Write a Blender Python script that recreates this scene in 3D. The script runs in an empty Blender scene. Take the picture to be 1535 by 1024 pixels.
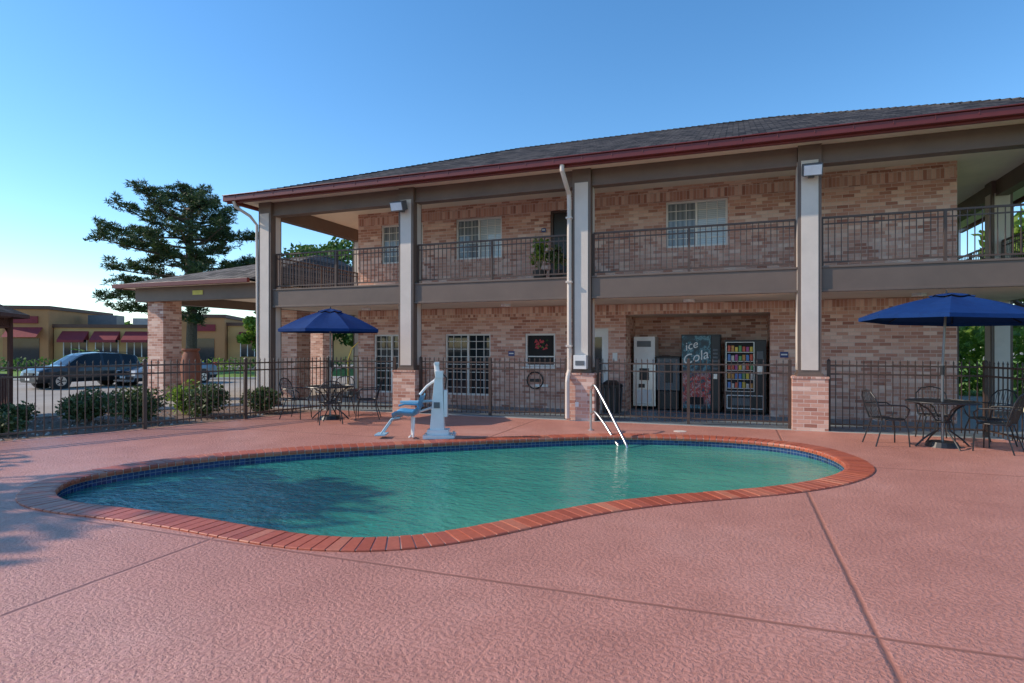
import bpy, bmesh, math, random
from mathutils import Vector, Matrix
random.seed(7)
R=random.random
def U(a,b): return a+(b-a)*random.random()
sc=bpy.context.scene
# ------------------------------------------------------------------ materials
def newmat(name):
    m=bpy.data.materials.new(name); m.use_nodes=True
    nt=m.node_tree; b=nt.nodes['Principled BSDF']
    return m,nt,b
def N(nt,t,**k):
    n=nt.nodes.new(t)
    for a,v in k.items(): setattr(n,a,v)
    return n
def L(nt,a,b): nt.links.new(a,b)
def c4(c): return (c[0],c[1],c[2],1)
def mathn(nt,op,a,b=None,clamp=False):
    n=N(nt,'ShaderNodeMath',operation=op); n.use_clamp=clamp
    for i,v in enumerate((a,b)):
        if v is None: continue
        if isinstance(v,(int,float)): n.inputs[i].default_value=v
        else: L(nt,v,n.inputs[i])
    return n.outputs[0]
def mixc(nt,fac,a,b,bt='MIX'):
    n=N(nt,'ShaderNodeMix',data_type='RGBA',blend_type=bt)
    if isinstance(fac,(int,float)): n.inputs[0].default_value=fac
    else: L(nt,fac,n.inputs[0])
    for i,v in ((6,a),(7,b)):
        if isinstance(v,tuple): n.inputs[i].default_value=c4(v)
        else: L(nt,v,n.inputs[i])
    return n.outputs[2]
def noise(nt,scale,detail=4,rough=.6,vec=None):
    n=N(nt,'ShaderNodeTexNoise'); n.inputs['Scale'].default_value=scale
    n.inputs['Detail'].default_value=detail; n.inputs['Roughness'].default_value=rough
    if vec is None:
        g=N(nt,'ShaderNodeNewGeometry'); vec=g.outputs['Position']
    L(nt,vec,n.inputs['Vector']); return n.outputs['Fac']
def bump(nt,b,h,strength=.5,dist=.01):
    n=N(nt,'ShaderNodeBump'); n.inputs['Strength'].default_value=strength
    n.inputs['Distance'].default_value=dist; L(nt,h,n.inputs['Height']); L(nt,n.outputs[0],b.inputs['Normal'])
def pmat(name,col,rough=.6,metal=0,var=.12,scale=3,bs=0,bscale=60,bd=.004,spec=.5):
    m,nt,b=newmat(name)
    f=noise(nt,scale,5,.65)
    mr=N(nt,'ShaderNodeMapRange'); L(nt,f,mr.inputs[0]); mr.inputs[1].default_value=.3; mr.inputs[2].default_value=.7
    c=mixc(nt,mr.outputs[0],tuple(x*(1-var) for x in col),tuple(min(1,x*(1+var)) for x in col))
    L(nt,c,b.inputs['Base Color']); b.inputs['Roughness'].default_value=rough; b.inputs['Metallic'].default_value=metal
    b.inputs['Specular IOR Level'].default_value=spec
    if bs: bump(nt,b,noise(nt,bscale,3),bs,bd)
    return m
def ramp(nt,fac,stops,const=False):
    r=N(nt,'ShaderNodeValToRGB'); L(nt,fac,r.inputs[0]); cr=r.color_ramp
    if const: cr.interpolation='CONSTANT'
    while len(cr.elements)<len(stops): cr.elements.new(.5)
    for e,(p,c) in zip(cr.elements,stops): e.position=p; e.color=c4(c)
    return r.outputs[0]
BR=[(0,(.42,.175,.125)),(.16,(.62,.315,.235)),(.40,(.80,.465,.355)),(.62,(.58,.265,.195)),(.82,(.95,.68,.56)),(1,(.84,.52,.41))]
def brickmat(name,w=.235,h=.078,stops=BR,mortar=(.72,.56,.48),swap=False,ms=.006):
    m,nt,b=newmat(name)
    g=N(nt,'ShaderNodeNewGeometry'); s=N(nt,'ShaderNodeSeparateXYZ'); L(nt,g.outputs['Position'],s.inputs[0])
    hx=mathn(nt,'ADD',s.outputs[0],s.outputs[1])
    hx=mathn(nt,'ADD',hx,60.0); hz=mathn(nt,'ADD',s.outputs[2],4.0)
    cb=N(nt,'ShaderNodeCombineXYZ')
    L(nt,hx,cb.inputs[1 if swap else 0]); L(nt,hz,cb.inputs[0 if swap else 1])
    t=N(nt,'ShaderNodeTexBrick'); L(nt,cb.outputs[0],t.inputs['Vector'])
    t.inputs['Scale'].default_value=1; t.inputs['Brick Width'].default_value=w; t.inputs['Row Height'].default_value=h
    t.inputs['Mortar Size'].default_value=ms; t.inputs['Mortar Smooth'].default_value=.2
    t.inputs['Color1'].default_value=(0,0,0,1); t.inputs['Color2'].default_value=(1,1,1,1); t.inputs['Mortar'].default_value=(.5,.5,.5,1)
    if swap: t.offset=0
    col=ramp(nt,t.outputs['Color'],stops)
    n1=noise(nt,30,4,.7); n2=noise(nt,.7,3)
    col=mixc(nt,.3,col,ramp(nt,n1,[(.3,(.55,.5,.45)),(.7,(1,1,1))]),'MULTIPLY')
    col=mixc(nt,.4,col,ramp(nt,n2,[(.3,(.78,.76,.74)),(.7,(1,1,1))]),'MULTIPLY')
    col=mixc(nt,t.outputs['Fac'],col,mortar)
    L(nt,col,b.inputs['Base Color']); b.inputs['Roughness'].default_value=.85
    h1=mathn(nt,'SUBTRACT',1.0,t.outputs['Fac']); h1=mathn(nt,'ADD',h1,mathn(nt,'MULTIPLY',n1,.4))
    bump(nt,b,h1,.7,.006)
    return m
M={}
M['brick']=brickmat('brick_wall')
M['soldier']=brickmat('brick_soldier',w=.24,h=.078,swap=True)
M['brown']=pmat('brown_trim_paint',(.155,.108,.085),.55,var=.12,scale=1.5,bs=.15)
M['brownd']=pmat('brown_rail_paint',(.09,.055,.042),.5,var=.15)
M['cream']=pmat('cream_column_panel',(.68,.585,.51),.65,var=.07,scale=2,bs=.1)
M['soffit']=pmat('soffit_paint',(.86,.74,.60),.8,var=.06,scale=1.2,bs=.15,bscale=80)
M['gutter']=pmat('red_gutter_paint',(.15,.021,.018),.4,var=.15,scale=2)
M['white']=pmat('white_vinyl',(.8,.78,.74),.4,var=.04)
M['metalw']=pmat('white_powdercoat',(.80,.79,.77),.32,var=.05,scale=6)
M['fence']=pmat('fence_iron_paint',(.07,.042,.032),.5,var=.25,scale=8)
M['blackiron']=pmat('black_wrought_iron',(.02,.02,.022),.4,var=.2)
M['walk']=pmat('walkway_blue_grey_paint',(.20,.24,.26),.5,var=.2,scale=1.5,bs=.2)
M['navy']=pmat('navy_canvas',(.005,.036,.15),.85,var=.12,scale=8,bs=.3,bscale=300,bd=.001,spec=.2)
M['steel']=pmat('stainless_steel',(.55,.55,.55),.33,1,var=.05)
M['tube']=pmat('umbrella_pole',(.2,.2,.21),.35,.6)
M['dark']=pmat('dark_void',(.015,.015,.016),.8)
M['black']=pmat('black_plastic',(.018,.018,.02),.4,var=.2)
M['greyp']=pmat('grey_plastic',(.12,.13,.14),.45)
M['liftblue']=pmat('lift_seat_blue',(.09,.30,.50),.38,var=.08)
M['liftpale']=pmat('lift_footrest_blue',(.35,.55,.66),.4)
M['trunk']=pmat('bark',(.11,.075,.055),.9,var=.4,scale=8,bs=.8,bscale=12,bd=.05)
M['mulch']=pmat('mulch_bed',(.22,.14,.10),.95,var=.6,scale=14,bs=1,bscale=35,bd=.04)
M['kerb']=pmat('concrete_kerb',(.48,.45,.40),.85,var=.12,scale=2,bs=.3)
M['lot']=pmat('lot_concrete',(.34,.295,.245),.85,var=.14,scale=.6,bs=.3,bscale=40)
M['asphalt']=pmat('asphalt',(.07,.07,.07),.9,var=.2,scale=.7,bs=.3)
M['wood']=pmat('gazebo_wood',(.10,.035,.025),.65,var=.3,scale=6,bs=.2)
M['terra']=pmat('terracotta',(.24,.085,.05),.75,var=.2)
M['tan']=pmat('stucco_tan',(.60,.36,.14),.9,var=.08,scale=.5)
M['tan2']=pmat('stucco_orange',(.50,.235,.095),.9,var=.08,scale=.5)
M['awning']=pmat('red_awning',(.27,.03,.035),.7,var=.15)
M['cornice']=pmat('brown_cornice',(.14,.07,.045),.7)
M['brass']=pmat('brass',(.7,.45,.12),.25,1)
def glassmat(name,col,rough=.06,spec=.5):
    m,nt,b=newmat(name); f=noise(nt,1.3,2)
    L(nt,mixc(nt,f,tuple(x*.5 for x in col),tuple(x*1.5 for x in col)),b.inputs['Base Color'])
    b.inputs['Roughness'].default_value=rough; b.inputs['Specular IOR Level'].default_value=spec
    return m
M['glass']=glassmat('dark_window_glass',(.02,.03,.036),.04)
M['carglass']=glassmat('car_glass',(.012,.014,.016),.05,.5)
# blinds
m,nt,b=newmat('window_blinds')
g=N(nt,'ShaderNodeNewGeometry'); s=N(nt,'ShaderNodeSeparateXYZ'); L(nt,g.outputs['Position'],s.inputs[0])
f=mathn(nt,'FRACT',mathn(nt,'MULTIPLY',s.outputs[2],22.0))
L(nt,ramp(nt,f,[(0,(.24,.30,.33)),(.3,(.50,.56,.58)),(1,(.60,.66,.68))]),b.inputs['Base Color'])
b.inputs['Roughness'].default_value=.5; b.inputs['Coat Weight'].default_value=1; b.inputs['Coat Roughness'].default_value=.03
M['blinds']=m
m,nt,b=newmat('window_curtain')
g=N(nt,'ShaderNodeNewGeometry'); s=N(nt,'ShaderNodeSeparateXYZ'); L(nt,g.outputs['Position'],s.inputs[0])
f=mathn(nt,'FRACT',mathn(nt,'MULTIPLY',s.outputs[0],9.0))
L(nt,ramp(nt,f,[(0,(.12,.15,.17)),(.5,(.28,.31,.33)),(1,(.12,.15,.17))]),b.inputs['Base Color'])
b.inputs['Roughness'].default_value=.6; b.inputs['Coat Weight'].default_value=1; b.inputs['Coat Roughness'].default_value=.03
M['curtain']=m
# shingles
def roofmat(name,c1,c2):
    m,nt,b=newmat(name)
    g=N(nt,'ShaderNodeNewGeometry'); s=N(nt,'ShaderNodeSeparateXYZ'); L(nt,g.outputs['Position'],s.inputs[0])
    cb=N(nt,'ShaderNodeCombineXYZ'); L(nt,mathn(nt,'ADD',s.outputs[0],50.0),cb.inputs[0]); L(nt,mathn(nt,'MULTIPLY',s.outputs[2],2.7),cb.inputs[1])
    t=N(nt,'ShaderNodeTexBrick'); L(nt,cb.outputs[0],t.inputs['Vector']); t.inputs['Scale'].default_value=1
    t.inputs['Brick Width'].default_value=.26; t.inputs['Row Height'].default_value=.2; t.inputs['Mortar Size'].default_value=.012
    t.inputs['Color1'].default_value=c4(c1); t.inputs['Color2'].default_value=c4(c2); t.inputs['Mortar'].default_value=(.01,.01,.01,1)
    L(nt,t.outputs['Color'],b.inputs['Base Color']); b.inputs['Roughness'].default_value=1; b.inputs['Specular IOR Level'].default_value=.15
    bump(nt,b,mathn(nt,'SUBTRACT',1.0,t.outputs['Fac']),1,.03)
    return m
M['roof']=roofmat('roof_shingles',(.022,.021,.023),(.105,.093,.088)); M['roof2']=roofmat('canopy_shingles',(.09,.08,.07),(.26,.23,.20))
# coping
m,nt,b=newmat('coping_brick')
g=N(nt,'ShaderNodeNewGeometry')
col=ramp(nt,g.outputs['Random Per Island'],[(0,(.40,.085,.045)),(.35,(.55,.13,.065)),(.7,(.46,.11,.065)),(1,(.62,.21,.12))])
n1=noise(nt,25,5,.7); col=mixc(nt,.5,col,ramp(nt,n1,[(.3,(.55,.5,.45)),(.65,(1,1,1))]),'MULTIPLY')
L(nt,col,b.inputs['Base Color']); b.inputs['Roughness'].default_value=.45; bump(nt,b,n1,.4,.006)
M['coping']=m
M['mortar']=pmat('coping_mortar',(.50,.40,.33),.9,bs=.4)
# pool tile (UV)
m,nt,b=newmat('blue_pool_tile')
uv=N(nt,'ShaderNodeUVMap'); t=N(nt,'ShaderNodeTexBrick'); L(nt,uv.outputs[0],t.inputs['Vector']); t.offset=0
t.inputs['Scale'].default_value=1; t.inputs['Brick Width'].default_value=.075; t.inputs['Row Height'].default_value=.075; t.inputs['Mortar Size'].default_value=.004
t.inputs['Color1'].default_value=(.008,.02,.08,1); t.inputs['Color2'].default_value=(.02,.06,.18,1); t.inputs['Mortar'].default_value=(.16,.2,.26,1)
L(nt,t.outputs['Color'],b.inputs['Base Color']); b.inputs['Roughness'].default_value=.15
M['tile']=m
# water
m,nt,b=newmat('pool_water')
g=N(nt,'ShaderNodeNewGeometry'); s=N(nt,'ShaderNodeSeparateXYZ'); L(nt,g.outputs['Position'],s.inputs[0])
n1=noise(nt,.45,3,.5)
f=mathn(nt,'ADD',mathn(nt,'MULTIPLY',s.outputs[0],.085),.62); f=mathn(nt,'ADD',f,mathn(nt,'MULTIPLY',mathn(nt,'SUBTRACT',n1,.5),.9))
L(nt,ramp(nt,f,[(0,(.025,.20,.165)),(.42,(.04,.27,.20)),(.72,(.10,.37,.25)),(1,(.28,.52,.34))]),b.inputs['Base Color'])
b.inputs['Roughness'].default_value=.015; b.inputs['IOR'].default_value=1.38
mp=N(nt,'ShaderNodeMapping'); L(nt,g.outputs['Position'],mp.inputs[0]); mp.inputs['Scale'].default_value=(1,1.6,1); mp.inputs['Rotation'].default_value=(0,0,.4)
w1=noise(nt,2.4,2,.5,mp.outputs[0]); w2=noise(nt,8,3,.6,mp.outputs[0])
mk=ramp(nt,mathn(nt,'MULTIPLY',s.outputs[0],-.14),[(0,(.25,.25,.25)),(.35,(.45,.45,.45)),(.9,(1,1,1))])
h=mathn(nt,'MULTIPLY',mathn(nt,'ADD',w1,mathn(nt,'MULTIPLY',w2,.65)),mk)
bump(nt,b,h,.7,.09)
M['water']=m
# deck
m,nt,b=newmat('pink_textured_deck')
g=N(nt,'ShaderNodeNewGeometry'); s=N(nt,'ShaderNodeSeparateXYZ'); L(nt,g.outputs['Position'],s.inputs[0])
big=noise(nt,.35,5,.6); mid=noise(nt,2.2,5,.65); fine=noise(nt,34,4,.6); vfine=noise(nt,120,2,.5)
col=ramp(nt,big,[(.3,(.55,.235,.178)),(.5,(.63,.28,.212)),(.62,(.68,.325,.255)),(.72,(.72,.38,.31))])
col=mixc(nt,.6,col,ramp(nt,mid,[(.3,(.78,.76,.74)),(.6,(1,1,1))]),'MULTIPLY')
patch=ramp(nt,fine,[(.42,(0,0,0)),(.56,(1,1,1))])
col=mixc(nt,.6,col,ramp(nt,fine,[(.36,(.70,.62,.58)),(.55,(1,1,1)),(.7,(1.0,1.0,1.0))]),'MULTIPLY')
jm=None
for ax,c in ((0,.73),(0,-4.09),(0,5.5),(1,3.8),(1,9.15),(1,-1.2)):
    wob=mathn(nt,'MULTIPLY',mathn(nt,'SUBTRACT',mid,.5),.03)
    d=mathn(nt,'ABSOLUTE',mathn(nt,'ADD',mathn(nt,'SUBTRACT',s.outputs[ax],c),wob))
    mr=N(nt,'ShaderNodeMapRange'); L(nt,d,mr.inputs[0]); mr.inputs[1].default_value=.005; mr.inputs[2].default_value=.026
    jm=mr.outputs[0] if jm is None else mathn(nt,'MINIMUM',jm,mr.outputs[0])
col=mixc(nt,jm,(.34,.14,.10),col)
L(nt,col,b.inputs['Base Color'])
b.inputs['Roughness'].default_value=.42
h=mathn(nt,'ADD',patch,mathn(nt,'MULTIPLY',vfine,.6)); h=mathn(nt,'MULTIPLY',h,mathn(nt,'ADD',mathn(nt,'MULTIPLY',jm,.9),.1)); h=mathn(nt,'ADD',h,mathn(nt,'MULTIPLY',jm,1.2))
bump(nt,b,h,.75,.006)
M['deck']=m
# foliage
def leafmat(name,stops,trans=.3):
    m,nt,b=newmat(name); g=N(nt,'ShaderNodeNewGeometry')
    col=ramp(nt,g.outputs['Random Per Island'],stops)
    n=noise(nt,1.1,3); col=mixc(nt,.6,col,ramp(nt,n,[(.35,(.5,.55,.5)),(.65,(1,1,1))]),'MULTIPLY')
    L(nt,col,b.inputs['Base Color']); b.inputs['Roughness'].default_value=.6
    tr=N(nt,'ShaderNodeBsdfTranslucent'); L(nt,col,tr.inputs[0]); mx=N(nt,'ShaderNodeMixShader'); mx.inputs[0].default_value=trans
    L(nt,b.outputs[0],mx.inputs[1]); L(nt,tr.outputs[0],mx.inputs[2]); L(nt,mx.outputs[0],nt.nodes['Material Output'].inputs[0])
    return m
M['pine']=leafmat('pine_needles',[(0,(.022,.05,.02)),(.6,(.055,.10,.032)),(1,(.12,.165,.05))],.25)
M['leaf']=leafmat('leaves_green',[(0,(.04,.10,.02)),(.6,(.09,.19,.035)),(1,(.19,.31,.06))],.35)
M['leafy']=leafmat('leaves_yellow_green',[(0,(.13,.22,.03)),(.6,(.26,.40,.05)),(1,(.44,.54,.10))],.45)
M['shrub']=leafmat('shrub_leaves',[(0,(.05,.09,.03)),(.6,(.11,.165,.05)),(.9,(.24,.28,.12)),(1,(.42,.26,.20))],.25)
m,nt,b=newmat('grass'); n1=noise(nt,6,6,.8); n2=noise(nt,.3,3)
col=ramp(nt,n1,[(.3,(.08,.16,.02)),(.7,(.26,.40,.05))]); col=mixc(nt,.5,col,ramp(nt,n2,[(.3,(.7,.75,.6)),(.7,(1,1,1))]),'MULTIPLY')
L(nt,col,b.inputs['Base Color']); b.inputs['Roughness'].default_value=.9; bump(nt,b,n1,1,.05)
M['grass']=m
# drinks graphic
m,nt,b=newmat('drink_graphic'); g=N(nt,'ShaderNodeNewGeometry'); s=N(nt,'ShaderNodeSeparateXYZ'); L(nt,g.outputs['Position'],s.inputs[0])
n1=noise(nt,6,5,.7); n3_=noise(nt,16,3,.6)
base=ramp(nt,n1,[(0,(.004,.012,.02)),(.44,(.008,.03,.045)),(.52,(.02,.10,.14)),(.56,(.16,.36,.42)),(.59,(.01,.04,.06)),(1,(.005,.02,.03))])
redn=noise(nt,7,5,.75); redc=ramp(nt,redn,[(.3,(.01,.02,.03)),(.42,(.02,.10,.14)),(.46,(.40,.015,.015)),(.52,(.55,.04,.03)),(.55,(.55,.6,.6)),(.58,(.35,.02,.02)),(.66,(.02,.06,.09))])
zf=ramp(nt,mathn(nt,'ABSOLUTE',mathn(nt,'SUBTRACT',s.outputs[2],.6)),[(.25,(1,1,1)),(.45,(0,0,0))])
L(nt,mixc(nt,zf,base,redc),b.inputs['Base Color']); b.inputs['Roughness'].default_value=.35
M['drink']=m
m,nt,b=newmat('snack_packets'); g=N(nt,'ShaderNodeNewGeometry')
L(nt,ramp(nt,g.outputs['Random Per Island'],[(0,(.6,.08,.04)),(.15,(.7,.5,.05)),(.3,(.08,.2,.5)),(.45,(.6,.55,.5)),(.6,(.55,.25,.05)),(.75,(.1,.35,.12)),(.9,(.35,.05,.25))],True),b.inputs['Base Color']); b.inputs['Roughness'].default_value=.3
M['snack']=m
def carpaint(name,c):
    m,nt,b=newmat(name); f=noise(nt,2,2); L(nt,mixc(nt,f,c,tuple(x*1.25 for x in c)),b.inputs['Base Color'])
    b.inputs['Metallic'].default_value=.3; b.inputs['Roughness'].default_value=.3; b.inputs['Coat Weight'].default_value=.6; return m
M['cardark']=carpaint('car_paint_dark',(.02,.022,.026)); M['carblue']=carpaint('car_paint_silver_blue',(.16,.20,.24))
M['tyre']=pmat('tyre_rubber',(.015,.015,.015),.8); M['rim']=pmat('alloy_rim',(.5,.5,.5),.3,.9)
M['lampred']=pmat('tail_lamp',(.4,.01,.01),.2); M['lampw']=pmat('head_lamp',(.75,.77,.8),.1)
M['signblue']=pmat('blue_sign',(.02,.05,.2),.4); M['signyel']=pmat('yellow_sign',(.6,.55,.1),.5)
M['red']=pmat('red_flower',(.5,.05,.06),.6)

# ------------------------------------------------------------------ mesh builder
class MB:
    def __init__(s): s.v=[]; s.f=[]; s.m=[]; s.mats=[]; s.T=None
    def mi(s,k):
        if k not in s.mats: s.mats.append(k)
        return s.mats.index(k)
    def add(s,vs,fs,k):
        o=len(s.v)
        if s.T is not None: vs=[tuple(s.T@Vector(p)) for p in vs]
        s.v+=[tuple(p) for p in vs]; i=s.mi(k)
        for f in fs: s.f.append(tuple(o+a for a in f)); s.m.append(i)
    def box(s,x0,x1,y0,y1,z0,z1,k):
        s.add([(x0,y0,z0),(x1,y0,z0),(x1,y1,z0),(x0,y1,z0),(x0,y0,z1),(x1,y0,z1),(x1,y1,z1),(x0,y1,z1)],
          [(0,3,2,1),(4,5,6,7),(0,1,5,4),(1,2,6,5),(2,3,7,6),(3,0,4,7)],k)
    def cb(s,x,y,z,a,b,c,k): s.box(x-a/2,x+a/2,y-b/2,y+b/2,z-c/2,z+c/2,k)
    def quad(s,a,b,c,d,k): s.add([a,b,c,d],[(0,1,2,3)],k)
    def tri(s,a,b,c,k): s.add([a,b,c],[(0,1,2)],k)
    def tube(s,pts,r,k,n=8,closed=False):
        pts=[Vector(p) for p in pts]; m=len(pts); vs=[];fs=[]; pa=None
        for i,p in enumerate(pts):
            if closed: t=pts[(i+1)%m]-pts[i-1]
            else: t=pts[min(i+1,m-1)]-pts[max(i-1,0)]
            t.normalize()
            if pa is None:
                ref=Vector((0,0,1)) if abs(t.z)<.9 else Vector((1,0,0))
                a=t.cross(ref).normalized()
            else:
                a=(pa-t*pa.dot(t)); a.normalize()
            pa=a; b=t.cross(a)
            rr=r[i] if isinstance(r,(list,tuple)) else r
            for j in range(n):
                an=2*math.pi*j/n; vs.append(p+a*math.cos(an)*rr+b*math.sin(an)*rr)
        for i in range(m if closed else m-1):
            for j in range(n):
                i2=(i+1)%m; fs.append((i*n+j,i*n+(j+1)%n,i2*n+(j+1)%n,i2*n+j))
        if not closed: fs.append(tuple(range(n-1,-1,-1))); fs.append(tuple((m-1)*n+j for j in range(n)))
        s.add(vs,fs,k)
    def cyl(s,x,y,z0,z1,r,k,n=20,r2=None): s.tube([(x,y,z0),(x,y,z1)],[r,r if r2 is None else r2],k,n)
    def obj(s,name,parent=None,smooth=False,bevel=0,loc=None,rot=0):
        me=bpy.data.meshes.new(name); me.from_pydata(s.v,[],s.f)
        for k in s.mats: me.materials.append(M[k])
        me.polygons.foreach_set('material_index',s.m)
        if smooth: me.polygons.foreach_set('use_smooth',[True]*len(me.polygons))
        me.update(); o=bpy.data.objects.new(name,me); sc.collection.objects.link(o)
        if parent: o.parent=parent
        if loc: o.location=loc
        if rot: o.rotation_euler=(0,0,rot)
        if bevel:
            b=o.modifiers.new('bev','BEVEL'); b.width=bevel; b.segments=2; b.limit_method='ANGLE'
        if smooth:
            try:
                me.set_sharp_from_angle(angle=math.radians(40))
            except Exception: pass
        return o
def empty(name,loc=(0,0,0)):
    e=bpy.data.objects.new(name,None); sc.collection.objects.link(e); e.location=loc; e.empty_display_size=.2; return e
def TR(x,y,z=0,r=0): return Matrix.Translation((x,y,z))@Matrix.Rotation(r,4,'Z')

# ------------------------------------------------------------------ ground
def gz(x,y=0):
    t=min(1,max(0,(-17.5-x)/7)); t=t*t*(3-2*t); return -.03-.32*t
mb=MB()
xs=[-1500,-400,-120,-60,-40]+[-30+i for i in range(0,20)]+[-8,10,60,200,600,1500]; ys=[-1500,-300,-60,-20,0,10,20,30,45,80,200,600,1500]
vs=[(x,y,gz(x)) for y in ys for x in xs]; nx=len(xs)
fs=[(j*nx+i,j*nx+i+1,(j+1)*nx+i+1,(j+1)*nx+i) for j in range(len(ys)-1) for i in range(nx-1)]
# avoid ground over pool basin: leave hole cell near pool
fs=[f for f in fs if not (vs[f[0]][0]>=-11.5 and vs[f[1]][0]<=10.5 and vs[f[0]][1]>=-1 and vs[f[2]][1]<=20.5 )]
mb.add(vs,fs,'lot'); mb.obj('ground')
mb=MB()
mb.add([(-60,15,gz(-60)+.06),(-38,23,gz(-36)+.06),(-25,29.5,gz(-24)+.06),(-8,35,.03),(-8,44,.03),(-30,39,gz(-30)+.06),(-62,27,gz(-60)+.06)],[(0,1,2,3,4,5,6)],'grass'); mb.obj('grass_verge')
mb=MB(); mb.tube([(-60,15,-.31),(-38,23,-.31),(-25,29.5,-.3),(-8,35,0)],.09,'kerb',6); mb.obj('verge_kerb')
mb=MB()
for i in range(5):
    a=Vector((-33.2+i*2.8,18.4+i*.5,gz(-30)+.006)); d=Vector((-.18,.98,0))*4.8; s_=Vector((.05,0.01,0)); mb.quad(a-s_,a+s_,a+d+s_,a+d-s_,'white')
mb.obj('parking_lines')
mb=MB(); mb.add([(-62,27.5,-.34),(-30,39.5,-.34),(-8,44.5,-.02),(-8,52,-.02),(-34,48,-.34),(-70,34,-.34)],[(0,1,2,3,4,5)],'asphalt'); mb.obj('street_road')
mb=MB(); mb.add([(5,-20,-.02),(90,-20,-.02),(90,90,-.02),(-6,90,-.02),(-6,24,-.02),(7.5,24,-.02),(7.5,12,-.02)],[(0,1,2,3,4,5,6)],'grass'); mb.obj('lawn')
# planting bed
mb=MB()
mb.add([(-9.6,13.0,-.02),(-10.2,10.4,-.02),(-10.8,8.45,-.02),(-12.3,4.9,-.02),(-15,-3,-.02),(-16.6,-3,-.02),(-15.8,6,-.02),(-14.7,10,-.02),(-13.1,12.4,-.02),(-12.6,13,-.02)],[(0,9,8,7,6,5,4,3,2,1)],'mulch')
for i in range(900):
    t=R(); x=-10.4-4.3*R(); y=U(5,12.4)
    if x>-11.9+ (y-5.5)*.26-.1 : continue
    s_=U(.015,.05); a=U(0,3); mb.add([(x-s_,y,-.02),(x,y-s_,-.02),(x+s_,y,-.02),(x,y+s_,-.02),(x,y,-.02+s_*U(.5,1))],[(0,1,4),(1,2,4),(2,3,4),(3,0,4)],'mulch' if R()<.6 else 'kerb')
mb.obj('mulch_bed')
mb=MB(); mb.tube([(-16.6,-3,.0),(-15.8,6,.0),(-14.7,10,.0),(-13.1,12.4,.0),(-12.6,13,.0)],.07,'kerb',6); mb.obj('bed_kerb')

# ------------------------------------------------------------------ pool
ctrl=[(-7.22,4.13),(-7.75,4.72),(-7.81,5.48),(-7.39,6.67),(-6.49,7.76),(-5.28,8.78),(-3.90,9.85),(-2.34,10.86),(-1.18,11.2),(-.05,11.29),(.99,10.97),(1.55,10.19),(1.73,9.09),(1.48,8.32),(1.03,7.63),(.31,6.95),(-.35,6.47),(-.945,5.95),(-1.36,5.47),(-1.67,5.02),(-1.99,4.56),(-2.25,4.25),(-2.64,3.99),(-3.04,3.86),(-3.52,3.81),(-4.14,3.85),(-4.90,3.90),(-5.75,3.88),(-6.53,3.86)]
def cr(P,n=14):
    out=[];m=len(P)
    for i in range(m):
        p0,p1,p2,p3=[Vector(P[(i+k)%m]) for k in (-1,0,1,2)]
        for j in range(n):
            t=j/n; out.append(.5*((2*p1)+(-p0+p2)*t+(2*p0-5*p1+4*p2-p3)*t*t+(-p0+3*p1-3*p2+p3)*t**3))
    return out
def resample(P,n):
    m=len(P); d=[0]
    for i in range(m): d.append(d[-1]+(P[(i+1)%m]-P[i]).length)
    T=d[-1]; out=[]; k=0
    for i in range(n):
        s=T*i/n
        while d[k+1]<s: k+=1
        t=(s-d[k])/(d[k+1]-d[k]); out.append(P[k].lerp(P[(k+1)%m],t))
    return out,T
P=cr(ctrl); P,T=resample(P,260)
for _ in range(14): P=[(P[i-1]+2*P[i]+P[(i+1)%len(P)])/4 for i in range(len(P))]
_,T=resample(P,10); nb=int(T/.118)
P,T=resample(P,nb*3)
n3=len(P)
nor=[]
for i in range(n3):
    t=(P[(i+2)%n3]-P[i-2]).normalized(); nor.append(Vector((t.y,-t.x)))
def off(d): return [P[i]+nor[i]*d for i in range(n3)]
pool=empty('swimming_pool')
O=off(0); 
prof=[(0.0,-.06),(0.0,.012),(.01,.018),(.29,.020),(.335,.012),(.35,-.012),(.345,-.045),(.30,-.055)]
mb=MB()
for k in range(nb):
    i0=k*3; i1=(k*3+3)%n3
    A=P[i0];B=P[i1];na=nor[i0];nb_=nor[i1]
    jz=U(-.002,.002); vs=[]
    for (q,z) in prof:
        a=A+na*q; b=B+nb_*q; g=(b-a).normalized()*.0055
        vs.append((*(a+g),z+jz))
    for (q,z) in prof:
        a=A+na*q; b=B+nb_*q; g=(b-a).normalized()*.0055
        vs.append((*(b-g),z+jz))
    m_=len(prof); fs=[(j,(j+1)%m_,(j+1)%m_+m_,j+m_) for j in range(m_)]+[tuple(range(m_-1,-1,-1)),tuple(range(m_,2*m_))]
    mb.add(vs,fs,'coping')
mb.obj('coping_bricks',pool,bevel=.003)
mb=MB(); a=off(.004); b=off(.338)
for i in range(n3):
    j=(i+1)%n3; mb.quad((*a[i],.011),(*a[j],.011),(*b[j],.008),(*b[i],.008),'mortar'); mb.quad((*b[i],.008),(*b[j],.008),(*b[j],-.05),(*b[i],-.05),'mortar')
mb.obj('coping_mortar',pool)
w=off(.325)
me=bpy.data.meshes.new('tile_band'); vs=[];fs=[];uvs=[]
for p in w: vs+=[(*p,-.02),(*p,-.6)]
for i in range(n3):
    j=(i+1)%n3; fs.append((2*i,2*j,2*j+1,2*i+1)); s0=T*i/n3; s1=T*(i+1)/n3; uvs+=[(s0,.6),(s1,.6),(s1,.02),(s0,.02)]
me.from_pydata(vs,[],fs); ul=me.uv_layers.new(name='UVMap')
for i,u in enumerate(uvs): ul.data[i].uv=u
me.materials.append(M['tile']); o=bpy.data.objects.new('tile_band',me); sc.collection.objects.link(o); o.parent=pool
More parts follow.
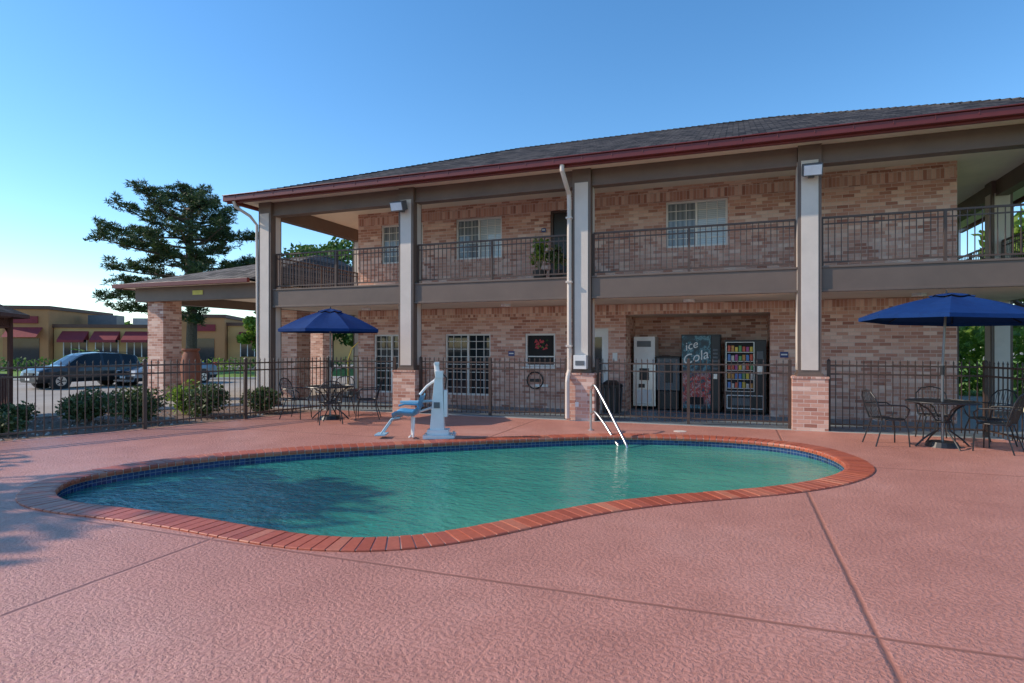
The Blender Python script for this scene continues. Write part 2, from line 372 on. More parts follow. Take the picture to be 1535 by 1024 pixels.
def fill(name,loops,z,mat,parent=None):
    bm=bmesh.new(); ed=[]
    for lp in loops:
        v=[bm.verts.new((p[0],p[1],z)) for p in lp]
        ed+=[bm.edges.new((v[i],v[(i+1)%len(v)])) for i in range(len(v))]
    bmesh.ops.triangle_fill(bm,edges=ed,use_beauty=True,normal=(0,0,1))
    for f in bm.faces:
        if f.normal.z<0: f.normal_flip()
    me=bpy.data.meshes.new(name); bm.to_mesh(me); bm.free(); me.materials.append(M[mat])
    o=bpy.data.objects.new(name,me); sc.collection.objects.link(o)
    if parent: o.parent=parent
    return o
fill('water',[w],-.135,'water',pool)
deckpoly=[(-9.65,12.66),(-10.2,10.4),(-10.8,8.45),(-12.3,4.9),(-15,-3),(-15,-9),(9,-9),(6.6,4),(4.5,12.66)]
fill('pool_deck',[deckpoly,off(.05)],0,'deck')
mb=MB(); mb.box(-12.3,6.6,12.72,21.6,-.15,-.001,'walk'); mb.box(-12.3,6.6,12.66,12.72,-.1,.004,'kerb')
mb.obj('covered_walkway')

# ------------------------------------------------------------------ motel
motel=empty('motel_building')
YW=15.0
def wall(mb,x0,x1,z0,z1,ops,k,dep=.13):
    X=sorted(set([x0,x1]+[o[0] for o in ops]+[o[1] for o in ops])); Z=sorted(set([z0,z1]+[o[2] for o in ops]+[o[3] for o in ops]))
    for i in range(len(X)-1):
        for j in range(len(Z)-1):
            cx=(X[i]+X[i+1])/2; cz=(Z[j]+Z[j+1])/2
            if any(o[0]<cx<o[1] and o[2]<cz<o[3] for o in ops): continue
            mb.quad((X[i],YW,Z[j]),(X[i+1],YW,Z[j]),(X[i+1],YW,Z[j+1]),(X[i],YW,Z[j+1]),k)
    for a,b,c,d in ops:
        e=YW+dep
        mb.quad((a,YW,c),(a,YW,d),(a,e,d),(a,e,c),k); mb.quad((b,YW,d),(b,YW,c),(b,e,c),(b,e,d),k)
        mb.quad((a,YW,d),(b,YW,d),(b,e,d),(a,e,d),k); mb.quad((a,e,c),(b,e,c),(b,YW,c),(a,YW,c),k)
XL,XR=-10.45,4.32
low=[(-9.92,-8.75,.27,1.96),(-7.6,-6.23,.27,1.96),(-5.24,-4.41,1.08,1.95),(-3.92,-3.02,0,2.07),(-2.58,.73,0,2.40)]
up=[(-9.67,-8.3,4.0,5.12),(-7.27,-5.90,4.0,5.12),(-4.54,-3.64,3.1,5.14),(-1.61,-.19,4.0,5.12)]
mb=MB(); wall(mb,XL,XR,-.05,2.66,low,'brick'); wall(mb,XL,XR,3.1,5.5,up,'brick')
mb.quad((XL,21,-.05),(XL,YW,-.05),(XL,YW,5.5),(XL,21,5.5),'brick'); mb.quad((XR,YW,-.05),(XR,21,-.05),(XR,21,5.5),(XR,YW,5.5),'brick'); mb.quad((XR,21,-.05),(XL,21,-.05),(XL,21,5.5),(XR,21,5.5),'brick')
# recess
a,b=-2.58,.73
mb.quad((a,YW+.13,0),(a,YW+.13,2.4),(a,16.5,2.4),(a,16.5,0),'brick'); mb.quad((b,YW+.13,2.4),(b,YW+.13,0),(b,16.5,0),(b,16.5,2.4),'brick')
mb.quad((a,16.5,0),(b,16.5,0),(b,16.5,2.4),(a,16.5,2.4),'brick'); mb.quad((a,YW+.13,2.4),(b,YW+.13,2.4),(b,16.5,2.4),(a,16.5,2.4),'soffit')
mb.obj('brick_walls',motel)
# soldier courses
mb=MB()
mb.box(XL+.01,XR-.01,YW-.006,YW+.02,2.405,2.645,'soldier'); mb.box(XL+.01,XR-.01,YW-.006,YW+.02,5.15,5.385,'soldier')
for (a,b,c,d) in low[:2]+up[:2]+up[3:]:
    mb.box(a-.04,b+.04,YW-.03,YW+.1,c-.085,c-.004,'soldier')
mb.obj('soldier_courses',motel)
# windows
mb=MB()
def window(a,b,c,d,cols,rows,kl,kr):
    y0=YW+.05;y1=YW+.11;t=.05; m_=(a+b)/2
    mb.box(a,a+t,y0,y1,c,d,'white');mb.box(b-t,b,y0,y1,c,d,'white');mb.box(a+t,b-t,y0,y1,c,c+t,'white');mb.box(a+t,b-t,y0,y1,d-t,d,'white')
    mb.box(m_-.025,m_+.025,y0-.01,y1,c+t,d-t,'white')
    yg=YW+.1
    mb.quad((a,yg,c),(m_,yg,c),(m_,yg,d),(a,yg,d),kl); mb.quad((m_,yg+.001,c),(b,yg+.001,c),(b,yg+.001,d),(m_,yg+.001,d),kr)
    for i in range(1,cols):
        x=a+(b-a)*i/cols
        if abs(x-m_)>.05: mb.box(x-.009,x+.009,yg-.018,yg-.004,c+t,d-t,'white')
    for j in range(1,rows):
        z=c+(d-c)*j/rows; mb.box(a+t,m_-.025,yg-.016,yg-.006,z-.009,z+.009,'white'); mb.box(m_+.025,b-t,yg-.016,yg-.006,z-.009,z+.009,'white')
window(*low[0],6,8,'glass','glass'); window(*low[1],6,8,'glass','glass')
for o_ in (up[0],up[1],up[3]): window(*o_,6,5,'curtain','blinds')
# service window
a,b,c,d=low[2]
for q in ((a,a+.05,c,d),(b-.05,b,c,d),(a+.05,b-.05,c,c+.05),(a+.05,b-.05,d-.05,d)): mb.box(q[0],q[1],YW+.04,YW+.1,q[2],q[3],'white')
mb.quad((a,YW+.095,c),(b,YW+.095,c),(b,YW+.095,d),(a,YW+.095,d),'dark')
for i in range(26):
    x_=-4.82+U(-.17,.17); z_=1.66+U(-.13,.13); mb.tri((x_-.04,YW+.09,z_-.02),(x_+.04,YW+.088,z_-.01),(x_,YW+.089,z_+.05),'red' if R()<.6 else 'leaf')
mb.box(a-.03,b+.03,YW-.12,YW+.04,c-.05,c-.002,'white')
mb.box(a+.05,b-.05,YW+.06,YW+.09,c+.25,c+.28,'white')
mb.obj('windows',motel,bevel=.004)
# doors
mb=MB(); a,b,c,d=low[3]
mb.box(a,a+.06,YW+.03,YW+.12,c,d,'white'); mb.box(b-.06,b,YW+.03,YW+.12,c,d,'white'); mb.box(a+.06,b-.06,YW+.03,YW+.12,d-.06,d,'white')
mb.box(a+.06,b-.06,YW+.08,YW+.12,c,d-.06,'white'); mb.box(a+.18,b-.18,YW+.07,YW+.085,.35,1.85,'glass'); mb.box(b-.14,b-.11,YW+.02,YW+.08,.95,1.15,'steel')
a,b,c,d=up[2]
mb.box(a,a+.06,YW+.03,YW+.12,c,d,'brownd'); mb.box(b-.06,b,YW+.03,YW+.12,c,d,'brownd'); mb.box(a+.06,b-.06,YW+.03,YW+.12,d-.06,d,'brownd')
mb.box(a+.06,b-.06,YW+.085,YW+.12,c,d-.06,'black')
for zz in (c+.2,c+.75,c+1.35):
    mb.box(a+.15,a+.41,YW+.072,YW+.09,zz,zz+.42,'black'); mb.box(a+.49,b-.15,YW+.072,YW+.09,zz,zz+.42,'black')
mb.box(b-.13,b-.10,YW+.03,YW+.085,c+.95,c+1.05,'steel')
mb.obj('doors',motel,bevel=.004)
# small wall things
mb=MB()
for (x,z,w_,h_,k) in ((-5.62,1.42,.17,.13,'signblue'),(1.02,1.42,.17,.13,'signblue'),(-4.72,4.65,.12,.1,'signblue'),(-2.85,1.35,.12,.2,'white')):
    mb.box(x-w_/2,x+w_/2,YW-.02,YW,z-h_/2,z+h_/2,k)
    mb.box(x-w_/2+.02,x+w_/2-.02,YW-.023,YW-.0205,z-.012,z+.02,'white')
mb.box(-4.95,-4.6,YW-.04,YW,.55,.62,'white')
mb.tube([(-4.95+.22*math.cos(i*math.pi/8),YW-.03,.72+.22*math.sin(i*math.pi/8)) for i in range(16)],.02,'black',6,True)
mb.box(-5.1,-4.8,YW-.03,YW,.68,.76,'black')
mb.obj('wall_fittings',motel)
# ceiling lamps under balcony and eave
mb=MB()
for x in (-9.5,-5.4,-1,3.4):
    mb.cyl(x,14.0,2.60,2.664,.13,'lampw',16); mb.cyl(x,14.0,5.42,5.489,.13,'lampw',16)
mb.obj('ceiling_fittings',motel)
# slab, soffits
CX=[-11.9,-7.55,-3.17,1.32,5.8]
mb=MB()
mb.box(-12.05,5.97,12.95,21.3,2.665,3.095,'soffit'); mb.obj('balcony_slab',motel)
mb=MB()
mb.box(-12.5,6.93,12.36,24.2,5.49,5.51,'soffit'); mb.obj('eave_soffit',motel)
# beams
mb=MB()
for i in range(4):
    a=CX[i]+.21; b=CX[i+1]-.21
    mb.box(a,b,12.87,12.95,2.655,3.11,'brown'); mb.box(a,b,12.85,12.97,3.111,3.15,'brown'); mb.box(a,b,12.845,12.869,2.655,2.70,'brown')
    mb.box(a,b,12.90,13.15,5.12,5.488,'brown'); mb.box(a,b,12.885,12.899,5.12,5.17,'brown')
for x in (CX[0],CX[4]):
    mb.box(x-.17,x-.1 if x<0 else x+.17,13.2,21.3,2.655,3.11,'brown') if x<0 else mb.box(x+.1,x+.17,13.2,21.3,2.655,3.11,'brown')
    mb.box(x-.12,x+.12,13.2,21.0,5.12,5.488,'brown')
mb.obj('beams',motel,bevel=.004)
# columns
mb=MB()
def column(x,y,z0,z1,front=True):
    h=.205
    mb.box(x-h,x+h,y-h,y+h,z0,z1,'brown')
    mb.box(x-h+.055,x+h-.055,y-h-.012,y-h-.002,z0+.1,z1-.3,'cream')
    mb.box(x-h-.012,x-h-.002,y-h+.055,y+h-.055,z0+.1,z1-.3,'cream')
    mb.box(x+h+.002,x+h+.008,y-.02,y+h-.04,z0+.1,z1-.3,'cream')
    mb.box(x-h-.02,x+h+.02,y-h-.02,y+h+.02,z0-.03,z0+.04,'brown')
for i,x in enumerate(CX):
    column(x,13.01,1.05 if 0<i<4 else .0,5.487)
for x in (CX[0],CX[4]):
    for y in (17.3,20.9): column(x,y,0,5.487)
mb.obj('columns',motel,bevel=.006)
mb=MB()
for x in CX[1:4]:
    mb.box(x-.31,x+.31,12.70,13.32,-.02,.99,'brick'); mb.box(x-.325,x+.325,12.685,13.335,.992,1.03,'soldier')
mb.obj('brick_pedestals',motel)
# roof
ridge=((-6.57,18.3,8.02),(1.0,18.3,8.02))
e0=(-12.62,12.3,5.58);e1=(7.05,12.3,5.58);e2=(7.05,24.3,5.58);e3=(-12.62,24.3,5.58)
mb=MB()
mb.quad(e0,e1,ridge[1],ridge[0],'roof'); mb.quad(e2,e3,ridge[0],ridge[1],'roof'); mb.tri(e1,e2,ridge[1],'roof'); mb.tri(e3,e0,ridge[0],'roof')
# hip and ridge caps
def caps(p,q,n):
    p=Vector(p);q=Vector(q)
    for i in range(n):
        a=p.lerp(q,i/n);b=p.lerp(q,(i+1.3)/n); mb.tube([a+Vector((0,0,-.03)),b+Vector((0,0,-.055))],.07,'roof',6)
caps(e0,ridge[0],50); caps(e1,ridge[1],50); caps(ridge[0],ridge[1],44)
mb.obj('shingle_roof',motel)
mb=MB()
def gut(x0,x1,y0,y1,dx,dy):
    mb.box(x0,x1,y0,y1,5.44,5.57,'gutter')
    mb.box(x0-abs(dx)*.03,x1,y0-abs(dy)*.03,y1,5.575,5.60,'gutter')
gut(-12.72,7.15,12.18,12.30,0,1)
mb.box(-12.70,7.13,12.302,12.36,5.40,5.57,'gutter')
mb.box(-12.72,-12.62,12.302,24.3,5.44,5.57,'gutter'); mb.box(7.05,7.15,12.302,24.3,5.44,5.57,'gutter')
for i in range(32):
    x=-12.3+i*.62; mb.box(x-.01,x+.01,12.17,12.302,5.50,5.585,'gutter')
mb.obj('red_gutters',motel,bevel=.008)
mb=MB()
xd=-3.43
mb.tube([(xd-.02,12.24,5.44),(xd-.02,12.24,5.33),(xd,12.45,5.12),(xd,12.72,4.95),(xd,12.76,4.8),(xd,12.76,1.1),(xd,12.64,.95),(xd,12.60,.85),(xd,12.60,.05)],.05,'cream',8)
for z in (4.4,3.0,1.6): mb.box(xd-.065,xd+.065,12.69,12.83,z,z+.04,'cream')
mb.tube([(-12.4,12.24,5.44),(-12.4,12.3,5.3),(-12.2,12.6,5.1),(-12.16,12.8,4.9),(-12.16,12.85,.1)],.04,'cream',8)
mb.obj('downspouts',motel)
# balcony rail
def rail(mb,p,q,z,k='brownd',h=.98,sp=.11,post=1.9):
    p=Vector(p);q=Vector(q);d=(q-p);Ln=d.length;d.normalize();an=math.atan2(d.y,d.x)
    mb.T=TR(p.x,p.y,z,an)
    mb.box(0,Ln,-.025,.025,h-.035,h,k); mb.box(0,Ln,-.015,.015,.09,.12,k); mb.box(0,Ln,-.012,.012,h-.15,h-.125,k)
    n=int(Ln/sp)
    for i in range(1,n): x=Ln*i/n; mb.box(x-.0075,x+.0075,-.0075,.0075,.12,h-.035,k)
    n=max(1,round(Ln/post))
    for i in range(n+1): x=Ln*i/n; mb.box(x-.024,x+.024,-.024,.024,0,h-.03,k)
    mb.T=None
mb=MB()
for i in range(4): rail(mb,(CX[i]+.23,12.99),(CX[i+1]-.23,12.99),3.13)
for x in (CX[0],CX[4]):
    rail(mb,(x,13.25),(x,17.05),3.1); rail(mb,(x,17.55),(x,20.7),3.1)
rail(mb,(XR+.05,20.9),(CX[4]-.2,20.9),3.1); rail(mb,(CX[0]+.2,20.9),(XL-.05,20.9),3.1)
mb.obj('balcony_railing',motel)
# stair down on the right rear
mb=MB()
for i in range(16):
    mb.box(6.1+i*.27,6.4+i*.27,18.2,19.5,3.02-i*.19,3.06-i*.19,'kerb')
mb.tube([(6.1,18.2,2.95),(10.4,18.2,-.05)],.06,'brownd',6); mb.tube([(6.1,18.2,4.05),(10.4,18.2,1.0)],.025,'brownd',6); mb.tube([(6.1,19.5,4.05),(10.4,19.5,1.0)],.025,'brownd',6)
for i in range(28):
    x=6.1+i*.155; z=2.98-i*.108; mb.box(x-.008,x+.008,18.19,18.21,z,z+1.08,'brownd')
mb.obj('stairs',motel)
# flood lights, boxes
mb=MB()
for x,z in ((-7.62,5.0),(1.34,4.95)):
    mb.box(x-.05,x+.05,12.7,12.8,z-.12,z-.02,'greyp'); mb.T=Matrix.Translation((x,12.6,z))@Matrix.Rotation(.35,4,'X')
    mb.box(-.17,.17,-.13,.1,-.11,.11,'greyp'); mb.box(-.15,.15,-.142,-.131,-.09,.09,'lampw'); mb.T=None
mb.box(-3.30,-3.02,12.62,12.79,1.12,1.42,'white'); mb.box(-3.26,-3.06,12.61,12.619,1.2,1.3,'greyp'); mb.box(-3.28,-3.2,12.68,12.69,.3,.4,'white')
mb.obj('flood_lights',motel,bevel=.01)
# vending machines
def vend(name): return empty(name)
e=vend('ice_machine'); mb=MB()
mb.box(-2.50,-1.93,15.62,16.4,.08,1.15,'steel'); mb.box(-2.48,-1.95,15.64,16.4,1.17,1.86,'metalw'); mb.box(-2.40,-2.03,15.60,15.619,.15,.5,'metalw'); mb.box(-2.33,-2.1,15.55,15.619,.75,1.05,'black'); mb.box(-2.40,-2.05,15.62,15.639,1.6,1.75,'greyp'); mb.box(-2.36,-2.2,15.615,15.619,.55,.65,'black')
for x in (-2.45,-2.0): mb.cyl(x,15.7,0,.08,.02,'black',8)
mb.obj('body',e,bevel=.012)
e=vend('plastic_cabinet'); mb=MB(); mb.box(-1.9,-1.33,15.55,16.3,.5,1.32,'greyp'); mb.box(-1.92,-1.31,15.5,16.32,1.321,1.36,'black'); mb.box(-1.88,-1.35,15.57,16.3,.02,.48,'black'); mb.box(-1.7,-1.5,15.53,15.549,.7,1.2,'black'); mb.obj('body',e,bevel=.015)
e=vend('drink_vending_machine'); mb=MB()
mb.box(-1.27,-.36,15.3,16.15,.06,1.9,'black'); mb.box(-1.25,-.58,15.27,15.299,.1,1.87,'drink'); mb.box(-.565,-.38,15.27,15.299,.1,1.87,'black')
for i in range(6): mb.box(-.53,-.42,15.258,15.269,1.5-i*.09,1.55-i*.09,'greyp')
mb.box(-.52,-.43,15.25,15.269,.82,.95,'steel'); mb.box(-1.1,-.75,15.25,15.269,.2,.38,'dark'); mb.box(-1.25,-.4,15.32,16,0,.06,'dark')
mb.obj('body',e,bevel=.01)
def text(s,loc,size,mat,parent,rot=0,shear=.3):
    cu=bpy.data.curves.new('lettering','FONT'); cu.body=s; cu.size=size; cu.extrude=.002; cu.shear=shear; cu.materials.append(M[mat])
    o=bpy.data.objects.new('lettering',cu); sc.collection.objects.link(o); o.location=loc; o.rotation_euler=(math.pi/2,rot,0); o.parent=parent
text('ice',(-1.17,15.262,1.50),.28,'white',e,-.3); text('Cola',(-1.22,15.262,1.15),.33,'white',e,-.3)
e=vend('snack_vending_machine'); mb=MB()
mb.box(-.27,.66,15.32,16.15,.05,1.76,'black')
mb.box(-.22,.38,15.305,15.319,.55,1.70,'dark')
for r in range(5):
    z=.62+r*.215; mb.box(-.21,.37,15.285,15.304,z-.02,z,'steel')
    for c in range(7):
        x=-.20+c*.082; hh=U(.10,.16); mb.box(x+.006,x+.07,15.29,15.303,z+.004,z+hh,'snack')
for q in ((-.24,-.22,.53,1.72),(.38,.40,.53,1.72)): mb.box(q[0],q[1],15.28,15.319,q[2],q[3],'steel')
mb.box(-.22,.38,15.28,15.319,1.7,1.72,'steel'); mb.box(-.22,.38,15.28,15.319,.53,.55,'steel')
for q in ((-.22,.6,.12,.14),(-.22,.6,.43,.45),(-.22,-.2,.14,.43),(.58,.6,.14,.43)): mb.box(q[0],q[1],15.29,15.319,q[2],q[3],'metalw')
mb.box(-.1,.3,15.30,15.319,.2,.38,'greyp'); mb.box(.45,.6,15.30,15.319,1.3,1.5,'greyp'); mb.box(.46,.58,15.295,15.319,.95,1.15,'steel'); mb.box(-.25,.64,15.34,16,0,.05,'dark')
mb.obj('body',e,bevel=.006)
e=empty('trash_can'); mb=MB(); mb.cyl(-2.86,14.6,0,.62,.22,'black',24,.26); mb.cyl(-2.86,14.6,.62,.68,.28,'black',24); mb.cyl(-2.86,14.6,.68,.78,.27,'black',24,.12)
for i in range(12):
    a=i*math.pi/6; mb.tube([(-2.86+.225*math.cos(a),14.6+.225*math.sin(a),.02),(-2.86+.265*math.cos(a),14.6+.265*math.sin(a),.6)],.012,'greyp',5)
mb.obj('bin',e,smooth=True)

# ------------------------------------------------------------------ entrance canopy
can=empty('entrance_canopy')
mb=MB()
cx0,cx1,cy0,cy1=-17.95,-12.75,13.1,22.8
for x,y in ((-16.95,13.95),(-16.95,21.6),(-13.5,15.9),(-13.5,21.6)): mb.box(x-.33,x+.33,y-.33,y+.33,gz(x),3.1,'brick')
mb.obj('brick_pillars',can)
mb=MB()
mb.box(cx0+.35,cx1,cy0+.35,cy0+.6,3.0,3.42,'brown'); mb.box(cx0+.35,cx0+.6,cy0+.6,cy1,3.0,3.42,'brown'); mb.box(cx1-.25,cx1,cy0+.6,cy1,3.0,3.42,'brown'); mb.box(cx0+.6,cx1-.25,cy1-.25,cy1,3.0,3.42,'brown')
mb.box(cx0,cx1+.05,cy0,cy1,3.425,3.44,'soffit'); mb.box(cx0+.6,cx1-.25,cy0+.6,cy1-.25,3.3,3.31,'soffit')
mb.box(cx0-.08,cx1+.05,cy0-.1,cy0,3.40,3.52,'gutter'); mb.box(cx0-.1,cx0,cy0,cy1,3.40,3.52,'gutter')
mb.box(-15.2,-14.8,cy0+.33,cy0+.349,3.15,3.28,'signyel')
mb.obj('canopy_beams',can,bevel=.006)
mb=MB(); ap1=(-14.3,18.0,4.95); ap2=(-14.3,19.2,4.95)
a,b,c,d=(cx0-.03,cy0-.03,3.5),(cx1+.05,cy0-.03,3.5),(cx1+.05,cy1,3.5),(cx0-.03,cy1,3.5)
mb.tri(a,b,ap1,'roof2'); mb.quad(b,c,ap2,ap1,'roof2'); mb.tri(c,d,ap2,'roof2'); mb.quad(d,a,ap1,ap2,'roof2'); mb.obj('canopy_roof',can)

# ------------------------------------------------------------------ fences
def fence(name,pts,posts=2.4,h=1.3):
    mb=MB()
    for p,q in zip(pts[:-1],pts[1:]):
        p=Vector(p);q=Vector(q);d=q-p;Ln=d.length;an=math.atan2(d.y,d.x); mb.T=TR(p.x,p.y,0,an)
        for z in (h-.06,h-.22,.12): mb.box(0,Ln,-.016,.016,z-.015,z+.015,'fence')
        n=int(Ln/.118)
        for i in range(1,n):
            x=Ln*i/n; mb.box(x-.008,x+.008,-.008,.008,.05,h+.0,'fence')
            mb.add([(x-.013,-.013,h),(x+.013,-.013,h),(x+.013,.013,h),(x-.013,.013,h),(x,0,h+.06)],[(0,1,4),(1,2,4),(2,3,4),(3,0,4),(3,2,1,0)],'fence')
        n=max(1,round(Ln/posts))
        for i in range(n+1):
            x=Ln*i/n; mb.box(x-.03,x+.03,-.03,.03,0,h+.03,'fence'); mb.add([(x-.036,-.036,h+.03),(x+.036,-.036,h+.03),(x+.036,.036,h+.03),(x-.036,.036,h+.03),(x,0,h+.075)],[(0,1,4),(1,2,4),(2,3,4),(3,0,4),(3,2,1,0)],'fence')
        mb.T=None
    mb.obj(name)
fence('iron_fence',[(-12.3,4.9),(-10.8,8.45)],5)
fence('iron_fence',[(-10.8,8.45),(-10.2,10.4),(-9.7,12.62),(-7.9,12.85)],2.4)
fence('iron_fence',[(-15,-3),(-12.3,4.9)],2.3)
fence('iron_fence',[(-7.2,12.92),(-3.55,12.92)],1.8); fence('iron_fence',[(-2.84,12.92),(.98,12.92)],1.9)
fence('iron_fence',[(1.66,12.92),(4.14,12.92),(4.75,10),(6.6,2)],2.4)

# ------------------------------------------------------------------ furniture
def chair(mb,x,y,r):
    mb.T=TR(x,y,0,r); k='blackiron'   # faces +X
    s=.23
    ring=[(s*math.cos(a)*1.0,s*math.sin(a)*1.05,.43) for a in [i*math.pi/10 for i in range(20)]]
    mb.tube(ring,.011,k,6,True)
    for i in range(-7,8):
        t=i*.03; w_=math.sqrt(max(0,s*s-t*t)); mb.box(t-.004,t+.004,-w_,w_,.425,.431,k); mb.box(-w_,w_,t-.004,t+.004,.426,.432,k)
    for sx,sy in ((1,1),(1,-1)): mb.tube([(sx*.17,sy*.17,.43),(sx*.21,sy*.21,.25),(sx*.22,sy*.23,.0)],.011,k,6)
    for sy in (1,-1): mb.tube([(-.17,sy*.17,.43),(-.22,sy*.21,.22),(-.29,sy*.23,0)],.011,k,6)
    bk=[(-.19,-.21,.42),(-.25,-.23,.62),(-.30,-.22,.78),(-.33,-.14,.87),(-.34,0,.90),(-.33,.14,.87),(-.30,.22,.78),(-.25,.23,.62),(-.19,.21,.42)]
    mb.tube(bk,.012,k,6)
    for i in range(-4,5):
        t=i*.045; zt=.89-.9*t*t*3; mb.tube([(-.21,t,.43),(-.27,t,.65),(-.335+abs(t)*.12,t,zt)],.005,k,4)
    mb.tube([(-.27,-.2,.66),(-.29,0,.67),(-.27,.2,.66)],.006,k,4)
    for sy in (1,-1): mb.tube([(-.26,sy*.22,.66),(-.1,sy*.27,.67),(.12,sy*.28,.66),(.2,sy*.26,.6),(.19,sy*.22,.5),(.15,sy*.19,.43)],.012,k,6)
    mb.T=None
def table(mb,x,y):
    mb.T=TR(x,y,0,.3); k='blackiron'
    mb.tube([(.5*math.cos(i*math.pi/16),.5*math.sin(i*math.pi/16),.72) for i in range(32)],.014,k,6,True)
    for i in range(-15,16):
        t=i*.031; w_=math.sqrt(max(0,.25-t*t)); mb.box(t-.006,t+.006,-w_,w_,.715,.721,k); mb.box(-w_,w_,t-.006,t+.006,.716,.722,k)
    for i in range(4):
        a=i*math.pi/2; c_,s_=math.cos(a),math.sin(a)
        mb.tube([(r*c_,r*s_,z) for r,z in ((.42,.71),(.22,.6),(.1,.42),(.12,.25),(.3,.12),(.42,.0))],.014,k,6)
    mb.tube([(.12*math.cos(i*math.pi/8),.12*math.sin(i*math.pi/8),.4) for i in range(16)],.01,k,5,True)
    mb.cyl(0,0,0,.08,.24,'black',20,.2); mb.T=None
def umbrella(name,x,y,zt,ze,r,tilt=(0,0),rz=.2):
    e=empty(name); mb=MB()
    mb.tube([(x,y,.05),(x,y,1.25)],.02,'tube',10); mb.cyl(x,y,1.15,1.3,.032,'black',10)
    mb.tube([(x,y,1.25),(x+tilt[0],y+tilt[1],zt)],.018,'tube',10); mb.cyl(x+tilt[0],y+tilt[1],zt-.02,zt+.07,.02,'black',8,.012)
    mb.obj('pole',e)
    mb=MB(); mb.T=TR(x+tilt[0],y+tilt[1],0,rz)@Matrix.Rotation(.04 if tilt[0] else 0,4,'Y')
    n=8; rings=6; sub=6
    def pt(a,t):
        seg=(a/(2*math.pi/n))%1; sag=math.sin(seg*math.pi)
        rr=r*t*(1-.05*sag*t)*(math.cos(math.pi/n)/math.cos((seg-.5)*2*math.pi/n)*.6+.4)
        z=zt-(zt-ze)*(t**1.12) - .035*math.sin(t*math.pi)*(sag) + .04*math.sin(t*math.pi)
        return (rr*math.cos(a),rr*math.sin(a),z)
    A=[2*math.pi*i/(n*sub) for i in range(n*sub)]
    for lo,hi in (((0.0),.24),(.22,1.0)):
        dz=.03 if lo==0 else 0
        for j in range(rings):
            t0=lo+(hi-lo)*j/rings; t1=lo+(hi-lo)*(j+1)/rings
            for i in range(len(A)):
                a0,a1=A[i],A[(i+1)%len(A)] if i<len(A)-1 else 2*math.pi-1e-6
                p=[pt(a0,t0),pt(a0,t1),pt(a1,t1),pt(a1,t0)]; mb.quad(*[(q[0],q[1],q[2]+dz) for q in p],'navy')
    for i in range(len(A)):
        a0=A[i];a1=A[i+1] if i<len(A)-1 else 2*math.pi-1e-6
        p=pt(a0,1);q=pt(a1,1); mb.quad(p,(p[0],p[1],p[2]-.06),(q[0],q[1],q[2]-.06),q,'navy')
    for i in range(n):
        a=2*math.pi*i/n; mb.tube([(q[0],q[1],q[2]-.012) for q in (pt(a+.001,.02),pt(a+.001,.5),pt(a+.001,1))],.008,'black',5)
        p=pt(a+.001,.5); mb.tube([(p[0],p[1],p[2]-.015),(0,0,ze+.05)],.006,'black',4)
    o=mb.obj('canopy',e); return e
def setx(x,y,chairs,nm=''):
    mb=MB(); table(mb,x,y); mb.obj('patio_table')
    for (dx,dy,r) in chairs:
        mb=MB(); chair(mb,x+dx,y+dy,r); mb.obj('patio_chair')
setx(-8.43,11.05,[(-.78,-.15,.15),(.72,.35,math.pi+.5),(-.25,.75,-1.2),(.45,-.6,2.3)])
umbrella('patio_umbrella',-8.43,11.05,2.42,1.98,1.12)
setx(3.10,11.45,[(-.78,-.1,.25),(.62,-.25,math.pi-.6),(.1,.75,-1.6),(.75,.45,math.pi+.5)])
umbrella('patio_umbrella',3.10,11.45,2.44,2.06,1.3,(.06,.02),.5)

# pool lift
e=empty('pool_lift_chair'); e.location=(-4.95,9.48,0); e.rotation_euler=(0,0,.36); e.scale=(1.05,)*3
mb=MB()
mb.box(-.22,.3,-.2,.2,.0,.06,'metalw'); mb.box(-.16,.2,-.14,.14,.06,.14,'metalw')
for sx in (-.18,.26):
    for sy in (-.16,.16): mb.cyl(sx,sy,.06,.085,.02,'steel',8)
mb.add([(-.12,-.1,.14),(.12,-.1,.14),(.12,.1,.14),(-.12,.1,.14),(-.045,-.07,1.0),(.09,-.07,1.0),(.09,.07,1.0),(-.045,.07,1.0)],[(0,1,5,4),(1,2,6,5),(2,3,7,6),(3,0,4,7),(4,5,6,7)],'metalw')
mb.box(-.03,.10,-.09,.09,1.0,1.12,'metalw'); mb.tube([(.05,0,.75),(.0,0,1.05),(-.02,0,1.25)],.045,'metalw',10); mb.box(-.05,.03,-.05,.05,1.22,1.27,'metalw')
mb.box(.11,.17,-.07,.07,.35,.8,'metalw'); mb.tube([(.13,0,.82),(.15,0,1.0),(.08,0,1.08)],.014,'black',6)
mb.box(-.05,.05,-.106,-.099,.5,.6,'greyp')
mb.tube([(-.02,-.0,.98),(-.18,0,.86),(-.3,0,.72)],.022,'metalw',8)
mb.obj('mast',e,bevel=.012)
mb=MB(); mb.tube([(0,-.0,.62),(-.3,-.02,.60),(-.62,-.05,.60)],.022,'liftpale',8); mb.tube([(-.1,0,.5),(-.35,-.02,.42),(-.5,-.03,.36)],.02,'metalw',8)
mb.tube([(-.42,-.05,.36),(-.42,-.05,.05),(-.47,-.05,.0)],.02,'metalw',8); mb.tube([(-.36,-.2,.36),(-.38,-.2,.03)],.017,'metalw',8); mb.tube([(-.42,-.05,.06),(-.38,-.2,.06)],.014,'metalw',8)
mb.obj('arm',e,smooth=True)
mb=MB()   # moulded seat shell
prof=[(-.72,.36),(-.66,.40),(-.58,.405),(-.48,.39),(-.38,.39),(-.31,.43),(-.27,.52),(-.24,.64),(-.21,.72)]
cols=9; vs=[];fs=[]
for th in (0,.025):
    for (x,z) in prof:
        for j in range(cols):
            t=(j/(cols-1)-.5)*2; ed=abs(t)**3*.07; vs.append((x-ed*(.5 if z>.42 else 0)+ (0 if th==0 else 0),-.05+t*.23,z+ed*(1 if z<.5 else .2)-th))
